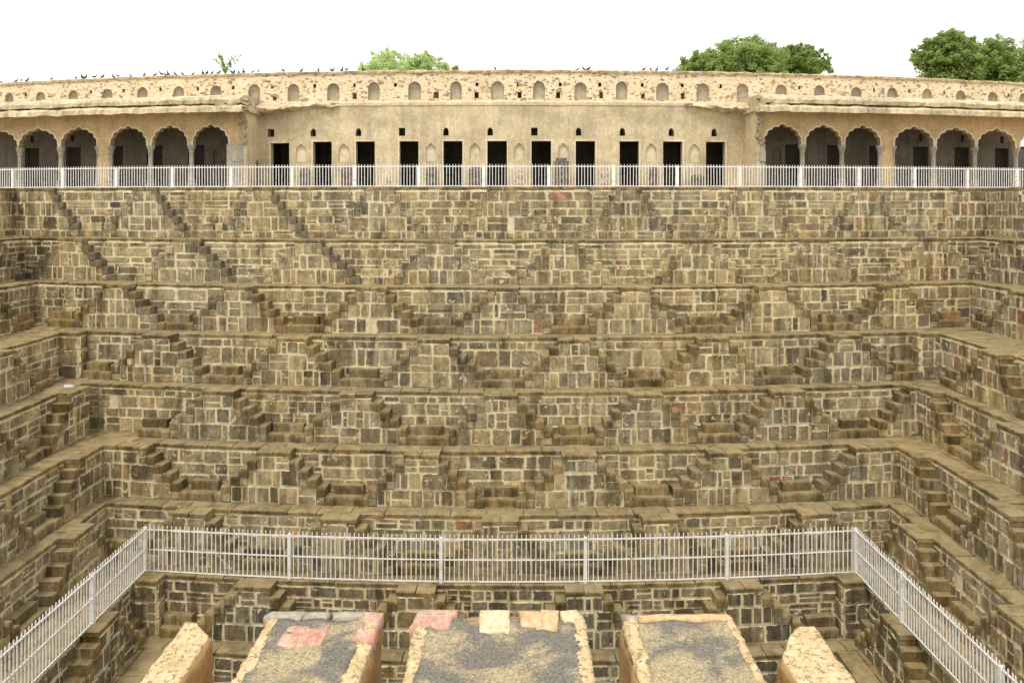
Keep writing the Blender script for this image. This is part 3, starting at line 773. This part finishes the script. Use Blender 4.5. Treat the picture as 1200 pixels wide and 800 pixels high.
# carved stones leaning along the gallery
def relic(px, wd, ht, mat, label, D=31.9):
    x = Xat(px, D); y = D + bow(x); root = empty('carved_stone', (x, y, 0)); tag(root, label, 'carved stone', 'carved stones leaning along the gallery')
    m = MB(); m.box(x - wd / 2, x + wd / 2, y, y + .16, 0, ht * .9); n = len(m.v)
    m.box(x - wd * .36, x + wd * .36, y + .01, y + .15, ht * .9 + .001, ht); m.build('body', mat, root)
    for i in range(3):
        for j in range(max(2, int(ht / .3))):
            q = MB(); cx = x + (i - 1) * wd * .3; cz = (j + .5) * ht * .88 / max(2, int(ht / .3)); s = wd * .1
            q.tube([(cx, y + .02, cz - s * 1.4), (cx, y - .03, cz - s * .6), (cx, y - .05, cz + s * .2), (cx, y - .02, cz + s), (cx, y + .02, cz + s * 1.5)], [s * .4, s * .9, s * .7, s * .8, s * .4], 6)
            q.build('carved_figure', mat, root)
for px, wd, ht, pal_, lb in ((298, .3, 1.15, 0, 'tall dark carved stele in the corner beside the leftmost doorway'), (357, .42, .82, 0, 'dark carved block between the first and second doorways from the left'),
        (408, .62, .85, 0, 'wide dark carved block between the second and third doorways from the left'), (455, .25, .4, 1, 'small pale carved stone between the third and fourth doorways'),
        (506, .48, .85, 0, 'dark carved block between the fourth and fifth doorways'), (557, .52, .85, 0, 'dark carved block between the fifth and sixth doorways'),
        (609, .3, .72, 1, 'slim pale carved stone left of the seventh doorway'), (658, .6, 1.2, 0, 'tall carved slab between the seventh and eighth doorways'), (709, .4, .8, 1, 'pale carved stone right of the eighth doorway'),
        (766, .38, .85, 0, 'dark carved block between the ninth and tenth doorways'), (818, .5, .55, 0, 'low reddish carved block beside the last doorway')):
    relic(px, wd, ht, M['relic_pale'] if pal_ else M['relic'], lb)

# pigeons on the coping
def pigeon_mesh():
    m = MB()
    m.tube([(-.2, 0, .075), (-.1, 0, .085), (-.04, 0, .105), (.05, 0, .125), (.105, 0, .165), (.12, 0, .2), (.135, 0, .225), (.155, 0, .225), (.185, 0, .215)],
           [.014, .022, .052, .058, .036, .024, .03, .018, .004], 7)
    for s in (-1, 1):
        m.tube([(.01, s * .02, .075), (.015, s * .02, .0)], [.008, .006], 4)
        m.tube([(.05, s * .045, .13), (-.06, s * .055, .12), (-.16, s * .025, .085)], [.02, .026, .006], 5)
    return m.mesh('pigeon', M['pigeon'], smooth=True)
pg = pigeon_mesh(); DT = DU + .12
birds = [1, 18, 26, 32, 62, 89, 96, 100, 111, 121, 131, 139, 152, 169, 182, 190, 193, 197, 205, 213, 227, 237, 242, 250, 258, 271, 275, 279, 285, 298, 303, 332, 354, 373, 388, 391, 401, 407, 425, 580, 677, 683, 690, 755, 762, 770, 782, 822]
for b in birds:
    x = Xat(b, DT); o = bpy.data.objects.new('pigeon', pg); k = U(.6, .85); o.scale = (k, k, k * U(.9, 1.15)); o.rotation_euler = (0, -U(0, .5), U(0, 2 * pi))
    attach(o, (x, DT + bow(x) + U(-.1, .1), 4.895), None); tag(o, 'dark pigeon perched on the coping of the long parapet wall', 'pigeon', 'pigeons perched on the parapet coping')

# ------------------------------------------------------------------ vegetation
def leafball(m, c, rx, ry, rz, n, size, shell=.55):
    for _ in range(n):
        v = Vector((random.gauss(0, 1), random.gauss(0, 1), random.gauss(0, 1))).normalized() * (shell + (1 - shell) * R() ** .5)
        p = Vector(c) + Vector((v.x * rx, v.y * ry, v.z * rz))
        a = Vector((random.gauss(0, 1), random.gauss(0, 1), random.gauss(0, 1))).normalized(); b = a.orthogonal().normalized(); s = size * U(.6, 1.3)
        m.quad(tuple(p - a * s), tuple(p + b * s * .5), tuple(p + a * s), tuple(p - b * s * .5))
def tree(px, top_y, Y, width, label, mat, clumps, group, leaf=.16, nleaf=260):
    x = (px - 600) / F * Y; zt = (237 - top_y) / F * Y + ZC; wd = width / F * Y
    root = empty('tree', (x, Y, 0)); tag(root, label, 'tree', group)
    clumps = int(clumps * 1.5)
    m = MB(); cz = zt - wd * .52; centers = []
    for _ in range(clumps):
        t = U(0, 2 * pi); e = U(-.9, 1) ; rr = math.sqrt(max(0, 1 - max(e, 0) ** 2)) * U(.25, 1)
        c = (x + cos(t) * rr * wd * .42, Y + sin(t) * rr * wd * .4, cz + e * wd * .40); centers.append(c); q = wd * U(.06, .15)
        leafball(m, c, q * 1.3, q * 1.3, q * 1.05, nleaf, leaf, .2)
    leafball(m, (x, Y, cz - wd * .1), wd * .46, wd * .44, wd * .46, clumps * 38, leaf, .3)
    for _ in range(clumps * 2):
        v = Vector((random.gauss(0, 1), random.gauss(0, 1), abs(random.gauss(0, 1)))).normalized(); q = U(.86, 1.1)
        leafball(m, (x + v.x * wd * .5 * q, Y + v.y * wd * .45 * q, cz + v.z * wd * .5 * q), wd * .05, wd * .05, wd * .045, 42, leaf, 0)
    m.build('crown', mat, root)
    m = MB(); m.tube([(x, Y, -.1), (x + .1, Y, cz * .4), (x, Y, cz * .75), (x - .1, Y, cz)], [.4, .3, .24, .12], 8); m.build('trunk', M['bark'], root)
    for c in centers[::3]:
        m = MB(); mid = Vector((x, Y, cz * .7)).lerp(Vector(c), .5) + Vector((U(-.3, .3), 0, U(0, .4)))
        m.tube([(x, Y, cz * .68), tuple(mid), c], [.12, .07, .02], 5); m.build('limb', M['bark'], root)
GT = 'trees rising beyond the parapet wall'
tree(455, 57, 70, 72, 'small pale feathery tree, the larger of the pale pair above the parapet', M['leaf_pale'], 34, GT, .11, 300)
tree(501, 59, 70, 50, 'small pale feathery tree, the narrower of the pale pair above the parapet', M['leaf_pale'], 24, GT, .11, 300)
tree(873, 42, 55, 118, 'broad dense green tree with the tallest crown beyond the parapet centre', M['leaf'], 60, GT, .13, 330)
tree(832, 56, 54, 84, 'low green tree leaning out from the side of the broad crown', M['leaf'], 40, GT, .13, 300)
tree(938, 49, 56, 66, 'rounded green tree on the near side of the broad crown toward the far corner', M['leaf'], 30, GT, .13, 300)
tree(1110, 35, 56, 78, 'upright dense green tree beside the frame edge above the arched veranda', M['leaf'], 44, GT, .13, 330)
tree(1170, 43, 58, 100, 'spreading green tree at the very edge of the view above the veranda', M['leaf'], 50, GT, .13, 300)
def sprout(px, Y, hpx, n, label, spread=.35, zbase=4.88):
    x = Xat(px, Y); y = Y + bow(x); H = hpx / F * Y; root = empty('sapling', (x, y, zbase)); tag(root, label, 'plant', 'plants sprouting from the parapet top')
    st = MB(); lf = MB()
    for i in range(n):
        dx = U(-spread, spread); h = H * U(.45, 1)
        pts_ = [(x + dx * f * f + U(-.02, .02), y + U(-.05, .05), zbase - .03 + h * f) for f in (0, .3, .6, .85, 1)]
        st.tube(pts_, [.014, .011, .008, .006, .003], 4)
        for p in pts_[1:]: leafball(lf, p, .09, .09, .09, 9, .05, 0)
    st.build('stem', M['bark'], root); lf.build('foliage', M['leaf'], root)
sprout(264, DT, 28, 12, 'leafy sapling sprouting from the parapet top near the broken veranda roof', .62)
sprout(534, DT, 6, 8, 'low green tuft on the parapet beside the pale trees', .2)
sprout(488, DT, 5, 9, 'dry weed tuft on the parapet in front of the pale trees', .5)

# ------------------------------------------------------------------ near parapet with its five merlons
TH = 2.6; ZT = ZC - TH
def lump(v, a, f, s=0):
    return Vector(v) + Vector((noise.noise(Vector(v) * f + Vector((s, 0, 0))), noise.noise(Vector(v) * f + Vector((0, s + 7, 0))), noise.noise(Vector(v) * f + Vector((0, 3, s + 13))))) * a
def gridbox(x0, x1, y0, y1, z0, z1, res, shape=None):
    """closed box with a grid on every face, vertices shared"""
    idx = {}; m = MB()
    nx, ny, nz = (max(1, round((b - a) / res)) for a, b in ((x0, x1), (y0, y1), (z0, z1)))
    def V(i, j, k):
        if (i, j, k) not in idx:
            idx[(i, j, k)] = len(m.v); p = (x0 + (x1 - x0) * i / nx, y0 + (y1 - y0) * j / ny, z0 + (z1 - z0) * k / nz)
            m.v.append(tuple(shape(p) if shape else p))
        return idx[(i, j, k)]
    for i in range(nx):
        for j in range(ny):
            m.f.append((V(i, j, nz), V(i + 1, j, nz), V(i + 1, j + 1, nz), V(i, j + 1, nz))); m.f.append((V(i, j + 1, 0), V(i + 1, j + 1, 0), V(i + 1, j, 0), V(i, j, 0)))
    for i in range(nx):
        for k in range(nz):
            m.f.append((V(i, 0, k), V(i + 1, 0, k), V(i + 1, 0, k + 1), V(i, 0, k + 1))); m.f.append((V(i + 1, ny, k), V(i, ny, k), V(i, ny, k + 1), V(i + 1, ny, k + 1)))
    for j in range(ny):
        for k in range(nz):
            m.f.append((V(0, j + 1, k), V(0, j, k), V(0, j, k + 1), V(0, j + 1, k + 1))); m.f.append((V(nx, j, k), V(nx, j + 1, k), V(nx, j + 1, k + 1), V(nx, j, k + 1)))
    return m
def merlon(pxl, pxr, ytop, label, caps, rims, seed):
    D = TH * F / (ytop - 240); x0, x1 = (pxl - 600) / F * D, (pxr - 600) / F * D; y0 = 3.3; zb = ZT - .45
    root = empty('merlon', ((x0 + x1) / 2, (y0 + D) / 2, zb)); tag(root, label, 'merlon', 'plastered merlons of the near parapet')
    def shp(p):
        x, y, z = p
        if z > ZT - .2:
            rnd_ = max(0, (z - (ZT - .12)) / .12); e = .03 * rnd_ * rnd_
            if x < x0 + .01: x += e
            if x > x1 - .01: x -= e
            if y > D - .01: y -= e * 1.3
        return lump((x, y, z), .03, 3.5, seed) + (lump((0, 0, 0), 0, 1)) + Vector((noise.noise(Vector((x, y, z)) * 17) * .008, 0, noise.noise(Vector((x + 5, y, z)) * 15) * .008))
    gridbox(x0, x1, y0, D, zb, ZT, .045, shp).build('body', M['sideplaster'], root, True)
    xi0, xi1 = x0 + rims[0], x1 - rims[1]; capd = .2
    gridbox(xi0 - .03, xi1 + .03, y0 + .02, D - capd * .55, ZT - .03, ZT + .036, .04, lambda p: lump(p, .02, 6, seed + 3) + Vector((0, 0, noise.noise(Vector(p) * 12) * .008))).build('top_screed', M['toppatch'], root, True)
    for a, b in ((x0 + .005, xi0), (xi1, x1 - .005)):
        if b - a < .03: continue
        def rs(p, a=a, b=b):
            f = (p[0] - a) / (b - a); q = lump(p, .009, 6, seed + a); q.z += (.014 * sin(pi * f) - .022 if p[2] > ZT else 0) + noise.noise(Vector(p) * 26) * .009 + noise.noise(Vector(p) * 60) * .012; q.x += noise.noise(Vector(p) * 20) * .008 + noise.noise(Vector(p) * 55) * .007
            return q
        gridbox(a, b, y0 + .03, D - .05 - (capd if False else .02), ZT - .04, ZT + .05, .018, rs).build('rim', M['rim'], root, True)
    for c0, c1, d0, d1, mt in caps:          # px bounds at the far edge, distances back from the far edge
        a, b = (c0 - 600) / F * D, (c1 - 600) / F * D
        sk = U(-.04, .04)
        def cs(p, a=a, b=b, d0=d0, d1=d1):
            q = lump(p, .010, 5, seed + a * 3); f = (D - p[1] - d0) / (d1 - d0)
            q.x += sk * f + noise.noise(Vector(p) * 15) * .01; q.y += noise.noise(Vector((p[0] * 9, 0, seed))) * .05 * f; q.z += noise.noise(Vector(p) * 9) * .006
            if D - p[1] < .06 and p[2] > ZT: q.z -= (.06 - (D - p[1])) * .25
            return q
        gridbox(a, b, D - d1, D - d0, ZT - .06, ZT + .043, .035, cs).build('cap_stone', M[mt], root, True)
G = lambda: None
merlon(319, 449, 722, 'broad merlon with a loose pink slab on its dark top, left of centre', [(319, 362, -.01, .11, 'cap_grey'), (363, 388, -.005, .10, 'cap_grey'), (389, 424, -.01, .10, 'cap_grey'), (427, 450, -.01, .36, 'cap_pink'), (347, 396, .2, .42, 'cap_pink')], (.10, .11), 1)
merlon(490, 684, 720, 'widest merlon, in the middle, capped with pink, cream and orange slabs', [(492, 536, -.01, .24, 'cap_pink'), (564, 598, -.01, .30, 'cap_cream'), (607, 632, -.01, .22, 'cap_orange'), (633, 655, -.015, .24, 'cap_orange'), (656, 676, -.01, .22, 'cap_cream')], (.10, .10), 2)
merlon(727, 856, 724, 'broad merlon with a plain cream far edge, right of centre', [(745, 853, -.005, .09, 'cap_orange'), (728, 743, -.005, .09, 'cap_grey')], (.10, .06), 3)
def small_merlon(x0, x1, D, chamfer, label, seed):
    y0 = 3.3; zb = ZT - .45
    root = empty('merlon', ((x0 + x1) / 2, (y0 + D) / 2, zb)); tag(root, label, 'merlon', 'plastered merlons of the near parapet')
    inner = 1 if x0 < 0 else -1
    def shp(p):
        x, y, z = p; f = (x - x0) / (x1 - x0)
        if inner < 0: f = 1 - f                   # 0 at the outer edge, 1 at the edge facing the middle
        y = y0 + (y - y0) * (1 - chamfer * (max(0, f - .3) / .7) ** 1.2 / (D - y0))
        if z > ZT - .05:
            e = (z - ZT + .05) / .05; cx = (x0 + x1) / 2; x = cx + (x - cx) * (1 - .07 * e * e)
            if abs(p[1] - D) < .02: y -= .025 * e
        return lump((x, y, z), .022, 3.5, seed) + Vector((noise.noise(Vector((x, y, z)) * 14) * .009, 0, noise.noise(Vector((x + 5, y, z)) * 15) * .007))
    gridbox(x0, x1, y0, D, zb, ZT, .03, shp).build('body', M['sideplaster'], root, True)
    def shp2(p):
        q = Vector(shp((p[0], p[1], ZT))); q.z += .01 + noise.noise(Vector(p) * 24) * .007 + noise.noise(Vector(p) * 60) * .006 - (.03 if p[2] < ZT else 0); return q
    gridbox(x0 + .008, x1 - .008, y0 + .02, D - .01, ZT - .03, ZT, .02, shp2).build('top_plaster', M['rim'], root, True)
small_merlon(-2.05, -1.79, 5.02, .16, 'narrow flat-topped merlon at the left end of the near parapet', 5)
small_merlon(1.54, 1.88, 5.0, .32, 'narrow flat-topped merlon at the right end of the near parapet', 6)
sp = empty('parapet_sill', (0, 4.1, ZT - 1)); tag(sp, 'pale stone sill under the merlons of the near parapet', 'parapet')
gridbox(-2.25, 2.15, 3.0, 4.98, ZT - .9, ZT - .4, .12, lambda p: lump(p, .03, 2.5, 9)).build('body', M['sideplaster'], sp, True)
s = -2.2
while s < 2.0:
    wd = U(.4, .8)
    gridbox(s, min(s + wd - .015, 2.12), 4.5, 5.02, ZT - .41, ZT - .36, .06, lambda p: lump(p, .015, 6, s)).build('slab', M[random.choice(['cap_grey', 'cap_grey', 'cap_pink'])], sp, True)
    s += wd
m = MB(); m.box(-7, 7, 2.2, 3.9, -24, ZT - .92); tag(m.build('near_wall', M['mortar']), 'rough mortar wall dropping into the pit below the near parapet', 'wall')

m = MB(); pts_ = [(-14.35, 26.0), (-14.1, 26.08), (-14.05, 25.88), (-14.32, 25.82)]
m.v += [(x, y, LZ[4] + .012) for x, y in pts_] + [(x, y, LZ[4] + .02 + .03 * i) for i, (x, y) in enumerate(pts_)]
m.f += [(3, 2, 1, 0), (4, 5, 6, 7)] + [(i, (i + 1) % 4, 4 + (i + 1) % 4, 4 + i) for i in range(4)]
tag(m.build('paper_scrap', M['rail']), 'white scrap of paper lying on a ledge near the pit corner', 'litter')
